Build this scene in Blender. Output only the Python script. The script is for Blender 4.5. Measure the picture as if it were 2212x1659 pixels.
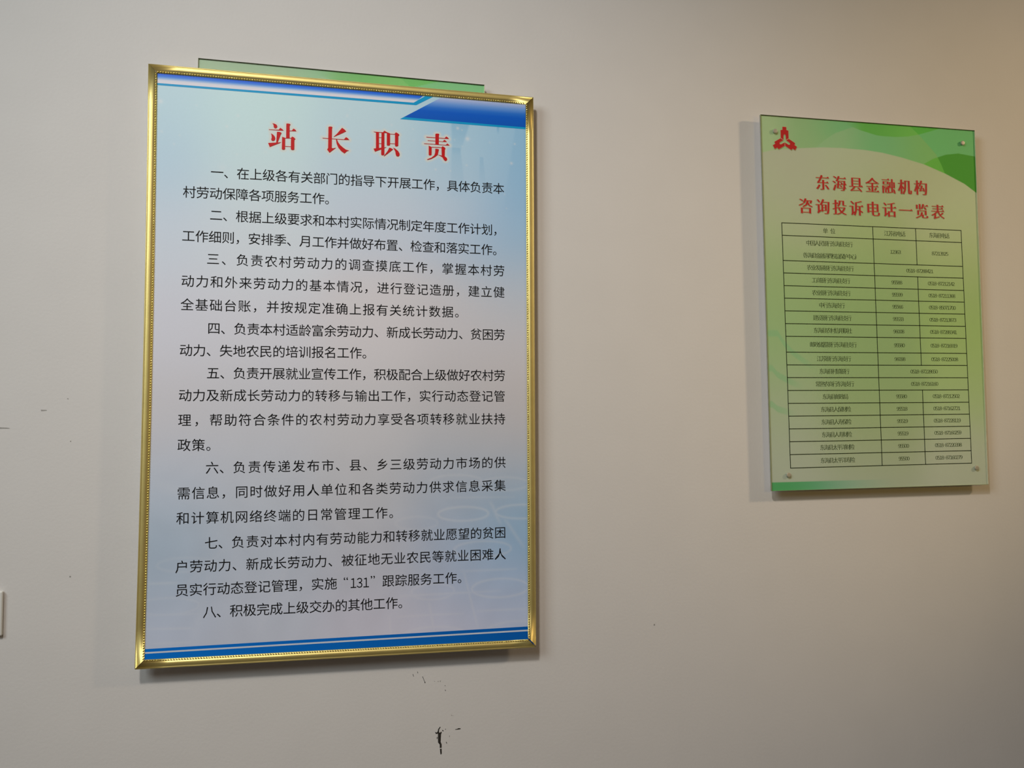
import bpy, bmesh, math, random, json
import numpy as np
from mathutils import Matrix, Vector

for o in list(bpy.data.objects):
    bpy.data.objects.remove(o)
sc = bpy.context.scene

# ------------------------------------------------------------------ camera
cam_d = bpy.data.cameras.new('camera'); cam = bpy.data.objects.new('camera', cam_d)
sc.collection.objects.link(cam); sc.camera = cam
cam_d.sensor_width = 36; cam_d.lens = 32.3092; cam_d.clip_start = .05
Mr = Matrix([[0.9727997, 0.2315786, -0.0056652], [-0.2315084, 0.9710739, -0.0584749], [-0.0080402, 0.0581959, 0.9982728]])
cam.matrix_world = Matrix.Translation((0, -2.0, 1.5)) @ (Mr @ Matrix.Rotation(math.pi / 2, 3, 'X')).to_4x4()

# ------------------------------------------------------------------ light of the room
L_WORLD = (0.084, 0.058, 0.038)
wd = bpy.data.worlds.new('room_light'); sc.world = wd; wd.use_nodes = True
nt = wd.node_tree; bg = nt.nodes['Background']
tc = nt.nodes.new('ShaderNodeTexCoord'); sep = nt.nodes.new('ShaderNodeSeparateXYZ')
nt.links.new(tc.outputs['Generated'], sep.inputs[0])
mr = nt.nodes.new('ShaderNodeMapRange'); mr.inputs['From Min'].default_value = -.7; mr.inputs['From Max'].default_value = 1.0
nt.links.new(sep.outputs['Z'], mr.inputs['Value'])
rmp = nt.nodes.new('ShaderNodeValToRGB')
rmp.color_ramp.elements[0].color = (L_WORLD[0] * .32, L_WORLD[1] * .32, L_WORLD[2] * .32, 1)
rmp.color_ramp.elements[1].color = (L_WORLD[0] * 1.6, L_WORLD[1] * 1.6, L_WORLD[2] * 1.6, 1)
nt.links.new(mr.outputs[0], rmp.inputs[0]); nt.links.new(rmp.outputs[0], bg.inputs['Color'])
bg.inputs['Strength'].default_value = 1.0

def area_light(name, loc, target, sx, sy, color, power):
    d = bpy.data.lights.new(name, 'AREA'); d.shape = 'RECTANGLE'; d.size = sx; d.size_y = sy
    k = max(color); d.color = [c / k for c in color]; d.energy = power * k
    o = bpy.data.objects.new(name, d); sc.collection.objects.link(o)
    o.location = loc
    o.rotation_euler = (Vector(target) - Vector(loc)).to_track_quat('-Z', 'Y').to_euler()
    return o
def spot_light(name, loc, aim, half, radius, color, power):
    d = bpy.data.lights.new(name, 'SPOT'); d.spot_size = 2 * half; d.spot_blend = 1.0; d.shadow_soft_size = radius
    k = max(color); d.color = [c / k for c in color]; d.energy = power * k
    o = bpy.data.objects.new(name, d); sc.collection.objects.link(o)
    o.location = loc
    o.rotation_euler = (Vector(aim) - Vector(loc)).to_track_quat('-Z', 'Y').to_euler()
    return o
spot_light('ceiling_lamp', (-0.785, -2.519, 3.919), (0.446, 0, 1.202), 0.491, .17, (0.2209, 0.2041, 0.1873), 1000)
spot_light('warm_lamp', (4.320, -1.800, 3.240), (1.57, 0, 1.957), 0.301, .15, (0.203, 0.1492, 0.0915), 1000)
area_light('window_light', (-2.441, -2.416, 3.35), (0, 0, 1.6), 1.349, 1.349, (0.4599, 0.5087, 0.5208), 100)
spot_light('added_warm_fill', (1.893, -3.376, 1.89), (1.688, 0, 1.868), 0.367, .30, (0.043, 0.0277, 0.0031), 1000)  # unseen warm fill, added to brighten the wall round the right sign
vs = sc.view_settings
vs.view_transform = 'Standard'; vs.look = 'None'; vs.gamma = 1; vs.use_curve_mapping = False; vs.exposure = 0
sc.cycles.use_denoising = True
sc.cycles.max_bounces = 6
sc.cycles.transparent_max_bounces = 24

DATA = json.loads(r'''{"FL":[[-0.30142,1.04795],-0.00599],
"FR":[[1.09794,1.36907],0.00599],
"Lframe":[[0.00046,1.22554],[0.8188,1.22501],[0.8205,-0.00037],[-0.00044,0.00031]],
"Rsheet":[[0.00015,0.90404],[0.60411,0.90423],[0.59922,9e-05],[-0.00014,-0.0001]],
"LT":[["一、在上级各有关部门的指导下开展工作，具体负责本",[0.139,0.1649,0.1908,0.2168,0.2429,0.269,0.295,0.3211,0.3471,0.3732,0.3993,0.4253,0.4515,0.4777,0.504,0.5302,0.5564,0.5826,0.6086,0.6345,0.6605,0.6865,0.7125,0.7385],[0.00428,1.00785]],["村劳动保障各项服务工作。",[0.0852,0.1113,0.1373,0.1633,0.1894,0.2154,0.2414,0.2675,0.2935,0.3195,0.3456,0.3716],[0.00688,0.96287]],["二、根据上级要求和本村实际情况制定年度工作计划，",[0.1386,0.1644,0.1903,0.2163,0.2424,0.2685,0.2946,0.3207,0.3468,0.3729,0.3989,0.425,0.4511,0.4772,0.5033,0.5294,0.5555,0.5815,0.6076,0.6337,0.6598,0.6859,0.712,0.738],[-0.00167,0.9183]],["工作细则，安排季、月工作并做好布置、检查和落实工作。",[0.0849,0.1111,0.1372,0.1633,0.1894,0.2155,0.2416,0.2677,0.2938,0.3199,0.346,0.3721,0.3982,0.4243,0.4504,0.4765,0.5026,0.5287,0.5548,0.5809,0.607,0.6331,0.6592,0.6853,0.7114,0.7375],[0.0001,0.87206]],["三、负责农村劳动力的调查摸底工作，掌握本村劳",[0.134,0.1632,0.1924,0.2212,0.2499,0.2787,0.3075,0.3363,0.365,0.3938,0.4226,0.4514,0.4801,0.5089,0.5377,0.5665,0.5952,0.624,0.6528,0.6816,0.7103,0.7391],[-0.0003,0.82621]],["动力和外来劳动力的基本情况，进行登记造册，建立健",[0.0851,0.1136,0.142,0.1705,0.199,0.2275,0.256,0.2845,0.313,0.3415,0.37,0.3984,0.4268,0.4551,0.4835,0.5119,0.5403,0.5687,0.5971,0.6255,0.6539,0.6823,0.7107,0.739],[-0.00052,0.77857]],["全基础台账，并按规定准确上报有关统计数据。",[0.0849,0.1131,0.1413,0.1695,0.1977,0.2261,0.2545,0.283,0.3114,0.3398,0.3683,0.3967,0.4251,0.4535,0.482,0.5104,0.5388,0.5673,0.5957,0.6241,0.6525],[0.00177,0.7297]],["四、负责本村适龄富余劳动力、新成长劳动力、贫困劳",[0.1379,0.1639,0.1899,0.2161,0.2422,0.2684,0.2946,0.3208,0.347,0.3732,0.3994,0.4255,0.4517,0.4779,0.5041,0.5303,0.5565,0.5827,0.6088,0.635,0.6612,0.6874,0.7136,0.7398],[0.00203,0.68192]],["动力、失地农民的培训报名工作。",[0.0843,0.1104,0.1365,0.1626,0.189,0.2154,0.2418,0.2682,0.2946,0.321,0.3474,0.3738,0.4002,0.4266,0.4529],[0.00284,0.63585]],["五、负责开展就业宣传工作，积极配合上级做好农村劳",[0.1378,0.1639,0.19,0.2162,0.2424,0.2686,0.2948,0.321,0.3472,0.3733,0.3995,0.4257,0.4519,0.4781,0.5043,0.5305,0.5567,0.5829,0.609,0.6352,0.6614,0.6876,0.7138,0.74],[0.00539,0.58922]],["动力及新成长劳动力的转移与输出工作，实行动态登记管",[0.0844,0.1112,0.138,0.1648,0.1916,0.2184,0.2458,0.2733,0.3007,0.3282,0.3556,0.3831,0.4105,0.438,0.4654,0.4929,0.5203,0.5478,0.5752,0.6027,0.6301,0.6576,0.685,0.7125,0.7399],[0.00583,0.54326]],["理，帮助符合条件的农村劳动力享受各项转移就业扶持",[0.0842,0.1147,0.1452,0.1737,0.2022,0.2308,0.2593,0.2878,0.3164,0.3449,0.3735,0.4017,0.4299,0.4581,0.4863,0.5145,0.5427,0.5708,0.599,0.6272,0.6554,0.6836,0.7118,0.74],[0.00692,0.49266]],["政策。",[0.084,0.1117,0.1393],[-0.00398,0.44303]],["六、负责传递发布市、县、乡三级劳动力市场的供",[0.1391,0.1658,0.1926,0.2223,0.252,0.2816,0.3113,0.341,0.3707,0.3992,0.4276,0.4561,0.4846,0.513,0.5415,0.57,0.5984,0.6269,0.6554,0.6838,0.7123,0.7408],[0.01009,0.39488]],["需信息，同时做好用人单位和各类劳动力供求信息采集",[0.0851,0.1133,0.1415,0.1697,0.1979,0.2265,0.255,0.2836,0.3122,0.3407,0.3693,0.3979,0.4265,0.455,0.4836,0.5122,0.5407,0.5693,0.5979,0.6264,0.655,0.6836,0.7121,0.7407],[0.01046,0.34434]],["和计算机网络终端的日常管理工作。",[0.0845,0.1129,0.1414,0.1698,0.1983,0.2267,0.2551,0.2836,0.312,0.3405,0.369,0.3976,0.4261,0.4547,0.4833,0.5117],[0.00652,0.29463]],["七、负责对本村内有劳动能力和转移就业愿望的贫困",[0.1397,0.1659,0.1921,0.2205,0.2486,0.2768,0.305,0.3332,0.3611,0.389,0.417,0.4449,0.4728,0.4996,0.5264,0.5532,0.5801,0.6069,0.6337,0.6605,0.6873,0.7141,0.7409],[0.00971,0.2428]],["户劳动力、新成长劳动力、被征地无业农民等就业困难人",[0.0845,0.1119,0.1393,0.1668,0.1939,0.2211,0.2485,0.276,0.3034,0.3309,0.3583,0.3857,0.4132,0.4405,0.4678,0.4951,0.5224,0.5497,0.577,0.6043,0.6316,0.6589,0.6862,0.7135,0.7408],[0.0082,0.19731]],["员实行动态登记管理，实施“１３１”跟踪服务工作。",[0.0852,0.1118,0.1384,0.1651,0.1917,0.2183,0.245,0.2716,0.2983,0.3252,0.3522,0.3791,0.4056,0.4254,0.4387,0.4519,0.4718,0.4983,0.5252,0.552,0.5788,0.6057,0.6325,0.6592],[0.00777,0.1508]],["八、积极完成上级交办的其他工作。",[0.139,0.1649,0.1908,0.2171,0.2434,0.2696,0.2959,0.3221,0.3484,0.3746,0.4009,0.4272,0.4534,0.4797,0.5059,0.5321],[0.00505,0.10541]]],
"TT":[[[[0.24868,1.12082],[0.25292,1.12046],[0.25719,1.11851],[0.25894,1.11468],[0.25822,1.11194],[0.25494,1.1099],[0.25228,1.11148],[0.25131,1.11408],[0.25127,1.11706]],[[0.24133,1.10717],[0.26205,1.10797],[0.26483,1.11246],[0.26912,1.10981],[0.27199,1.10675],[0.26207,1.10629],[0.24228,1.10625]],[[0.24613,1.09912],[0.2504,1.09667],[0.25375,1.09296],[0.25521,1.08911],[0.25432,1.08508],[0.25058,1.08262],[0.24756,1.08359],[0.24659,1.08599],[0.24767,1.08953],[0.24742,1.09446]],[[0.25833,1.10322],[0.26258,1.10355],[0.26637,1.10264],[0.2678,1.10117],[0.26596,1.09735],[0.26003,1.08035],[0.25703,1.07934],[0.25795,1.09625]],[[0.24058,1.07793],[0.25702,1.08003],[0.26757,1.0816],[0.26382,1.07914],[0.24398,1.06948]],[[0.2773,1.12208],[0.28033,1.12281],[0.28461,1.12245],[0.28586,1.12126],[0.28419,1.11764],[0.28431,1.09148],[0.27721,1.09095]],[[0.28412,1.10768],[0.28905,1.10836],[0.29205,1.11277],[0.29568,1.11106],[0.29839,1.10728],[0.28413,1.10679]],[[0.26904,1.09332],[0.27521,1.0916],[0.27531,1.06729],[0.27391,1.0657],[0.27014,1.06543],[0.2687,1.06681]],[[0.27521,1.0912],[0.28734,1.09211],[0.28736,1.09111],[0.27523,1.09021]],[[0.28734,1.09211],[0.28968,1.09517],[0.2935,1.09376],[0.2962,1.09068],[0.29424,1.08805],[0.29428,1.06766],[0.29239,1.06653],[0.2886,1.06646],[0.28715,1.06814]],[[0.27524,1.07373],[0.28756,1.07383],[0.28757,1.07294],[0.27525,1.07284]]],[[[0.365,1.12193],[0.36761,1.12314],[0.37197,1.12318],[0.37343,1.12208],[0.37249,1.11899],[0.3724,1.07679],[0.37483,1.07616],[0.3816,1.07795],[0.37872,1.07523],[0.36766,1.06592],[0.36257,1.07257],[0.36467,1.07573]],[[0.35219,1.09736],[0.36495,1.09731],[0.39797,1.09727],[0.40232,1.10263],[0.40624,1.1004],[0.4095,1.09681],[0.39779,1.09614],[0.36496,1.09611],[0.35317,1.09623]],[[0.39386,1.12246],[0.39876,1.11921],[0.40251,1.11526],[0.39687,1.1118],[0.38815,1.1071],[0.37509,1.10028],[0.38327,1.10875],[0.38808,1.11516]],[[0.38096,1.0955],[0.38339,1.09568],[0.38587,1.08982],[0.3903,1.08411],[0.39716,1.07858],[0.40206,1.07541],[0.40891,1.07358],[0.40404,1.07152],[0.39921,1.06645],[0.39235,1.07119],[0.38646,1.0778],[0.3825,1.08656]]],[[[0.46041,1.11918],[0.48125,1.11925],[0.48421,1.12304],[0.48822,1.11978],[0.48972,1.11806],[0.46289,1.11785]],[[0.46606,1.11789],[0.47261,1.11839],[0.47283,1.08384],[0.46629,1.08306]],[[0.47807,1.1188],[0.48424,1.11927],[0.48453,1.07015],[0.48206,1.06825],[0.47908,1.06824],[0.47758,1.06966]],[[0.47268,1.10741],[0.47814,1.10751],[0.47815,1.10649],[0.47269,1.10639]],[[0.47276,1.0944],[0.47822,1.0944],[0.47823,1.09338],[0.47277,1.09338]],[[0.46116,1.08168],[0.46709,1.08302],[0.47798,1.08482],[0.48941,1.08697],[0.48494,1.08441],[0.47405,1.07956],[0.46417,1.0751]],[[0.48952,1.11866],[0.49651,1.11735],[0.49666,1.09188],[0.49387,1.09045],[0.49088,1.09044],[0.48968,1.09157]],[[0.48421,1.12284],[0.48971,1.1201],[0.49651,1.11786],[0.49652,1.11633],[0.48923,1.11782]],[[0.49651,1.11705],[0.50621,1.11707],[0.50621,1.11605],[0.49652,1.11603]],[[0.50591,1.11684],[0.50919,1.12118],[0.51371,1.11917],[0.51693,1.11635],[0.51454,1.1131],[0.51435,1.09164],[0.51135,1.09009],[0.50835,1.09018],[0.50734,1.09164],[0.50721,1.11612]],[[0.49663,1.09595],[0.50732,1.09612],[0.50733,1.09521],[0.49664,1.09503]],[[0.49489,1.08615],[0.49889,1.08542],[0.50339,1.0832],[0.49992,1.07989],[0.49297,1.0738],[0.48406,1.06636],[0.48306,1.06649],[0.48799,1.07344],[0.49194,1.07932]],[[0.50307,1.08694],[0.50788,1.08505],[0.51391,1.08038],[0.51714,1.07551],[0.51746,1.07145],[0.51597,1.0688],[0.51297,1.06788],[0.51047,1.06892],[0.50895,1.07238],[0.50842,1.07744],[0.5064,1.08188]]],[[[0.5753,1.11634],[0.61667,1.11635],[0.62025,1.12055],[0.62385,1.11823],[0.62622,1.1153],[0.61667,1.11511],[0.57632,1.11498]],[[0.57838,1.10865],[0.61258,1.1086],[0.61596,1.11278],[0.61925,1.11065],[0.62161,1.10803],[0.61258,1.10778],[0.5794,1.10759]],[[0.57047,1.10138],[0.61927,1.10134],[0.62254,1.10489],[0.62543,1.10283],[0.62769,1.10061],[0.61927,1.10031],[0.5718,1.10024]],[[0.59586,1.12408],[0.59872,1.12533],[0.60332,1.12526],[0.60466,1.12402],[0.60364,1.12136],[0.60339,1.1007],[0.59593,1.10046]],[[0.58116,1.09702],[0.58779,1.09441],[0.58763,1.07691],[0.5851,1.07519],[0.58204,1.07549],[0.58122,1.07697]],[[0.58778,1.09462],[0.60954,1.09516],[0.60954,1.09413],[0.58779,1.09338]],[[0.60954,1.09496],[0.61189,1.09771],[0.6162,1.09595],[0.61846,1.09354],[0.61703,1.09033],[0.61676,1.07587],[0.6142,1.07465],[0.61009,1.07746]],[[0.59575,1.09107],[0.59983,1.09137],[0.60392,1.09022],[0.60291,1.08623],[0.6014,1.07788],[0.59478,1.07227],[0.58665,1.06759],[0.57852,1.06497],[0.5775,1.06613],[0.58765,1.07074],[0.59375,1.07631],[0.59557,1.08262]],[[0.6014,1.07788],[0.61009,1.07694],[0.61727,1.07539],[0.62158,1.07208],[0.62221,1.06851],[0.62037,1.0658],[0.61729,1.06538],[0.61421,1.06847],[0.61164,1.07293],[0.60703,1.0757]]]],
"band_a":[[0.00901,1.21508],[0.61592,1.22009],[0.57371,1.21226],[0.54928,1.18993],[0.0163,1.18698],[0.01045,1.18792]],
"cyan_a":[[0.00956,1.18736],[0.54775,1.19053],[0.58704,1.21654],[0.60559,1.21606],[0.55338,1.1853],[0.00965,1.18298]],
"band_b":[[0.62007,1.21418],[0.81704,1.21724],[0.8168,1.15212],[0.52003,1.1527]],
"cyan_b":[[0.51802,1.1514],[0.52608,1.15648],[0.81681,1.15478],[0.81679,1.15052]],
"band_c":[[-0.00216,0.03848],[0.82323,0.04509],[0.82302,-0.00779],[-0.00128,-0.00341]],
"white_c":[[-0.00203,0.03252],[0.82321,0.03829],[0.82319,0.0349],[-0.00197,0.02926]],
"rows_l":[[0.04916,0.64233],[0.04979,0.61189],[0.05034,0.55066],[0.05097,0.52035],[0.05135,0.48964],[0.05127,0.4594],[0.05141,0.42878],[0.05147,0.39795],[0.05198,0.36741],[0.05171,0.32939],[0.05222,0.29872],[0.05247,0.26832],[0.05244,0.2375],[0.05268,0.20672],[0.05266,0.17623],[0.05291,0.14579],[0.05315,0.11539],[0.05312,0.08481],[0.05239,0.05297]],
"rows_r":[[0.55193,0.64293],[0.55149,0.61199],[0.55116,0.55098],[0.55101,0.52088],[0.55185,0.48949],[0.55173,0.45994],[0.55163,0.4295],[0.55155,0.39853],[0.55149,0.36785],[0.55108,0.33006],[0.55187,0.29949],[0.55265,0.26847],[0.55259,0.23824],[0.55249,0.20706],[0.55246,0.17716],[0.5536,0.14689],[0.55347,0.11638],[0.55401,0.08577],[0.55453,0.05461]],
"cols_t":[[0.04916,0.64233],[0.29765,0.64087],[0.41943,0.64185],[0.55193,0.64293]],
"cols_b":[[0.05239,0.05297],[0.29997,0.05449],[0.42167,0.05441],[0.55453,0.05461]],
"t_a":[[0.1625,0.74597],[0.43882,0.7469]],
"t_b":[[0.11469,0.68629],[0.48539,0.68752]],
"emb":[[0.06373,0.84388],[0.06355,0.87829]],
"pegs":[[0.03708,0.8652],[0.56474,0.86832],[0.04491,0.03699],[0.5654,0.04285]],
"arc":[[-0.01266,0.80796],[0.00324,0.81197],[0.02932,0.8189],[0.09699,0.8276],[0.16557,0.83407],[0.21753,0.83564],[0.28756,0.83431],[0.33427,0.83034],[0.38761,0.82149],[0.45221,0.80752],[0.5136,0.78669],[0.56812,0.76362],[0.60167,0.74254],[0.6226,0.72889]],
"leaf":[[0.14837,0.8335],[0.17493,0.85423],[0.20154,0.87162],[0.23688,0.88494],[0.26353,0.89381],[0.30815,0.90551]],
"lens":[[0.21668,0.90413],[0.22349,0.89985],[0.2459,0.89186],[0.27193,0.88405],[0.31751,0.87395],[0.33604,0.87266],[0.37185,0.87301],[0.40806,0.87642],[0.43922,0.88322],[0.47257,0.89344],[0.49684,0.90149],[0.51942,0.91028]],
"diag":[[0.40246,0.91383],[0.41643,0.90189],[0.43922,0.88322],[0.46195,0.86126],[0.48826,0.83538],[0.5018,0.81029],[0.51175,0.78659]],
"dark":[[0.44479,0.80469],[0.45228,0.80913],[0.47853,0.82351],[0.51593,0.83619],[0.55327,0.84162],[0.59979,0.837],[0.6278,0.83208]],
"sw":[[[0.02949,0.37417],[0.04422,0.35207],[0.06671,0.32881],[0.10485,0.30319],[0.13579,0.28918]],[[0.01132,0.29108],[0.02617,0.27481],[0.05911,0.25851],[0.10267,0.24209]],[[0.00848,0.2051],[0.02344,0.19341],[0.04889,0.18627],[0.07964,0.17904]]],
"strip":[[0.00253,0.02028],[0.29129,0.02156]],
"back":[[-0.19768,2.29944],[0.41509,2.29273]],
"switch":[[-0.54662,1.2114],[-0.54663,1.11875]],
"scuff":[[[0.30055,0.86971],[0.30215,0.86933],[0.30427,0.86812],[0.30654,0.87053],[0.30749,0.87537],[0.31191,0.88046],[0.31257,0.87885],[0.30962,0.87416],[0.3092,0.86837],[0.31186,0.86751],[0.31414,0.86992],[0.3152,0.86724],[0.31385,0.8645],[0.31344,0.86091],[0.31273,0.84803],[0.31484,0.84268],[0.31481,0.83518],[0.31082,0.83552],[0.31084,0.84236],[0.30713,0.8472],[0.3069,0.85691],[0.30693,0.86597],[0.30253,0.86542]],[[0.31108,0.83369],[0.31481,0.83337],[0.31504,0.82327],[0.3137,0.82145],[0.3121,0.82223]],[[0.30477,0.85929],[0.30584,0.85868],[0.30582,0.85506],[0.30423,0.85545]],[[0.31588,0.87327],[0.31855,0.8719],[0.31948,0.86975],[0.31681,0.87035]],[[0.3227,0.87468],[0.32404,0.87457],[0.32417,0.87287],[0.32283,0.87298]],[[0.34467,0.87202],[0.34803,0.87214],[0.3514,0.87369],[0.35612,0.87332],[0.35651,0.87146],[0.35206,0.87104],[0.34736,0.87089],[0.34494,0.87083]],[[0.3242,0.84734],[0.32553,0.84671],[0.32686,0.84362],[0.32552,0.84334]],[[0.26269,1.00032],[0.26375,0.9996],[0.26454,0.9967],[0.26348,0.99651]],[[0.2529,0.99552],[0.25396,0.99506],[0.255,0.9902],[0.25408,0.99052]],[[0.27339,0.98858],[0.27459,0.98876],[0.27591,0.9853],[0.27854,0.97863],[0.28013,0.97618],[0.27986,0.97413],[0.27827,0.97501],[0.27801,0.97789],[0.27537,0.9843]],[[0.32225,0.96705],[0.32333,0.96697],[0.32359,0.96513],[0.32252,0.96546]],[[0.32248,0.95738],[0.32356,0.95757],[0.32449,0.95516],[0.32328,0.95472]]],
"smudge":[[[0.3069,0.97696],[0.30864,0.97684],[0.30863,0.97554],[0.3069,0.97566]],[[0.31158,0.9769],[0.31292,0.97785],[0.31346,0.97808],[0.31264,0.975],[0.31157,0.97508]],[[0.29929,0.97774],[0.30049,0.97739],[0.30049,0.97583],[0.29956,0.97616]],[[0.33608,0.90325],[0.33742,0.90289],[0.33701,0.9011],[0.33607,0.90117]],[[0.33916,0.90198],[0.34024,0.9019],[0.3401,0.9006],[0.33916,0.90068]],[[0.33121,0.86011],[0.33281,0.85959],[0.33253,0.8565],[0.33146,0.8575]],[[-0.43425,1.50085],[-0.43254,1.50084],[-0.4325,1.49852],[-0.43421,1.49854]],[[-0.48946,1.56306],[-0.47844,1.56258],[-0.47842,1.5612],[-0.48856,1.56029]],[[-0.44139,1.58579],[-0.43882,1.58579],[-0.43878,1.58393],[-0.44136,1.58439]],[[-0.43059,1.23261],[-0.42804,1.2325],[-0.42799,1.22977],[-0.43054,1.22988]],[[0.80576,1.0713],[0.80915,1.07112],[0.8091,1.06799],[0.80571,1.06817]],[[-0.56242,1.5284],[-0.54744,1.5274],[-0.54408,1.52601],[-0.56236,1.52566]]],
"Lcol":[[0.0236,1.15792,0.585,0.809,0.92],[0.02623,1.02241,0.54,0.743,0.92],[0.02903,0.8784,0.702,0.789,0.92],[0.03273,0.68826,0.748,0.774,0.887],[0.03638,0.50024,0.712,0.713,0.777],[0.03909,0.36058,0.595,0.681,0.827],[0.04179,0.22207,0.437,0.573,0.726],[0.04357,0.13037,0.517,0.628,0.809],[0.04516,0.04827,0.653,0.714,0.895],[0.21205,1.15413,0.654,0.892,0.92],[0.21343,1.05502,0.651,0.863,0.92],[0.21508,0.93685,0.723,0.834,0.92],[0.21644,0.83899,0.756,0.824,0.92],[0.21848,0.69326,0.754,0.776,0.872],[0.22116,0.50087,0.691,0.713,0.789],[0.22315,0.35801,0.626,0.682,0.791],[0.22513,0.21635,0.553,0.633,0.761],[0.22644,0.12258,0.63,0.681,0.82],[0.22761,0.03863,0.627,0.687,0.829],[0.45385,1.15375,0.611,0.833,0.92],[0.45448,1.06196,0.584,0.774,0.92],[0.45525,0.95044,0.669,0.753,0.899],[0.45699,0.69967,0.763,0.755,0.813],[0.45836,0.50169,0.698,0.708,0.768],[0.45937,0.35471,0.634,0.661,0.731],[0.46038,0.20901,0.587,0.622,0.734],[0.46164,0.02626,0.701,0.708,0.858],[0.6576,1.12833,0.462,0.726,0.92],[0.65765,1.07615,0.52,0.746,0.92],[0.65776,0.9619,0.631,0.741,0.91],[0.65802,0.70507,0.699,0.701,0.766],[0.65822,0.50237,0.635,0.637,0.682],[0.65832,0.40193,0.564,0.621,0.716],[0.65839,0.322,0.469,0.574,0.745],[0.65851,0.20282,0.493,0.588,0.791],[0.6587,0.01585,0.693,0.721,0.914],[0.77372,1.12655,0.337,0.63,0.92],[0.77347,1.02098,0.318,0.599,0.92],[0.77322,0.91607,0.343,0.594,0.878],[0.77292,0.79102,0.57,0.672,0.818],[0.77259,0.65657,0.682,0.681,0.742],[0.77223,0.50276,0.638,0.62,0.65],[0.77198,0.401,0.567,0.613,0.713],[0.77176,0.30993,0.314,0.529,0.767],[0.77157,0.2294,0.297,0.548,0.856],[0.77131,0.11929,0.47,0.613,0.881],[0.77114,0.0496,0.602,0.671,0.894]],
"Rcol":[[0.06721,0.72432,0.615,0.657,0.541],[0.26024,0.80358,0.623,0.719,0.554],[0.45605,0.75536,0.624,0.716,0.494],[0.58165,0.67793,0.721,0.842,0.659],[0.01514,0.64277,0.566,0.68,0.439],[0.29311,0.65416,0.525,0.681,0.355],[0.57183,0.61794,0.611,0.759,0.388],[0.02297,0.50831,0.428,0.626,0.306],[0.28744,0.51538,0.419,0.625,0.293],[0.56717,0.52285,0.465,0.691,0.306],[0.01743,0.3411,0.42,0.641,0.333],[0.28043,0.34346,0.387,0.596,0.287],[0.57214,0.34609,0.476,0.712,0.28],[0.02482,0.19742,0.521,0.647,0.462],[0.27579,0.22981,0.415,0.608,0.312],[0.57998,0.22899,0.535,0.731,0.402],[0.03254,0.06552,0.579,0.652,0.569],[0.27164,0.12818,0.486,0.611,0.364],[0.26751,0.02715,0.543,0.622,0.543],[0.57808,0.05452,0.648,0.743,0.62],[0.55548,0.00881,0.616,0.682,0.605]],
"Rc":{"olive":[0.513,0.717,0.425],
"olive2":[0.391,0.657,0.346],
"leaf":[0.393,0.688,0.39],
"teal":[0.264,0.681,0.329],
"lensl":[0.165,0.61,0.118],
"lensl2":[0.228,0.719,0.144],
"lensd":[0.136,0.657,0.097],
"mid":[0.298,0.691,0.255],
"tealr":[0.22,0.714,0.285],
"darkl":[0.185,0.664,0.101],
"darkr":[0.088,0.467,0.047],
"strip":[0.111,0.491,0.195],
"strip2":[0.27,0.583,0.455],
"swirl":[0.292,0.623,0.342],
"ink":[0.162,0.273,0.098],
"line":[0.043,0.083,0.018],
"red":[0.607,0.024,0.036]},"Lell":[[0.65944,0.29211,0.05491,0.01493,0.0028,0.2],[0.7895,0.29444,0.05868,0.01516,0.0028,0.2],[0.70234,0.21539,0.06251,0.01693,0.0028,0.16],[0.74132,0.13045,0.06291,0.01991,0.0028,0.18],[0.59333,0.12843,0.04584,0.01663,0.0028,0.12],[0.5956,0.03279,0.07157,0.0214,0.0028,0.14],[0.77318,0.03758,0.06423,0.01987,0.0028,0.12],[0.6431,0.36211,0.05584,0.01397,0.0028,0.12],[0.75309,0.35565,0.05205,0.01415,0.0028,0.12],[0.55802,0.27457,0.04467,0.01376,0.0028,0.08],[0.05685,0.12065,0.06124,0.01649,0.0028,0.1],[0.0905,0.20207,0.05307,0.01387,0.0028,0.08]],
"Lseg":[[0.65956,0.17214,0.69006,0.05155,0.0028,0.14],[0.58544,0.10532,0.59657,0.04246,0.0028,0.14],[0.5,0.08197,0.50511,0.03839,0.0028,0.1],[0.6545,0.16935,0.77663,0.17007,0.0028,0.14],[0.5242,0.12151,0.74028,0.12452,0.0028,0.14],[0.0185,0.16701,0.07527,0.16668,0.0028,0.14],[0.0203,0.0777,0.11309,0.07496,0.0028,0.14],[0.01977,0.10408,0.12768,0.10372,0.0028,0.1],[0.51952,0.07914,0.65863,0.07958,0.0028,0.12],[0.68904,0.08312,0.80244,0.08303,0.0028,0.14],[0.61787,0.32767,0.7718,0.32608,0.0028,0.1],[0.71987,0.31591,0.74049,0.27034,0.004,0.16],[0.75088,0.28014,0.79242,0.21875,0.004,0.14],[0.30808,0.23276,0.23634,0.06611,0.006,0.06],[0.13543,0.17273,0.11064,0.06315,0.008,0.06],[0.07827,0.14726,0.16144,0.22767,0.006,0.06],[0.03462,0.36527,0.10588,0.3363,0.012,0.08],[0.03213,0.04896,0.1021,0.04709,0.002,0.14]],
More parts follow.
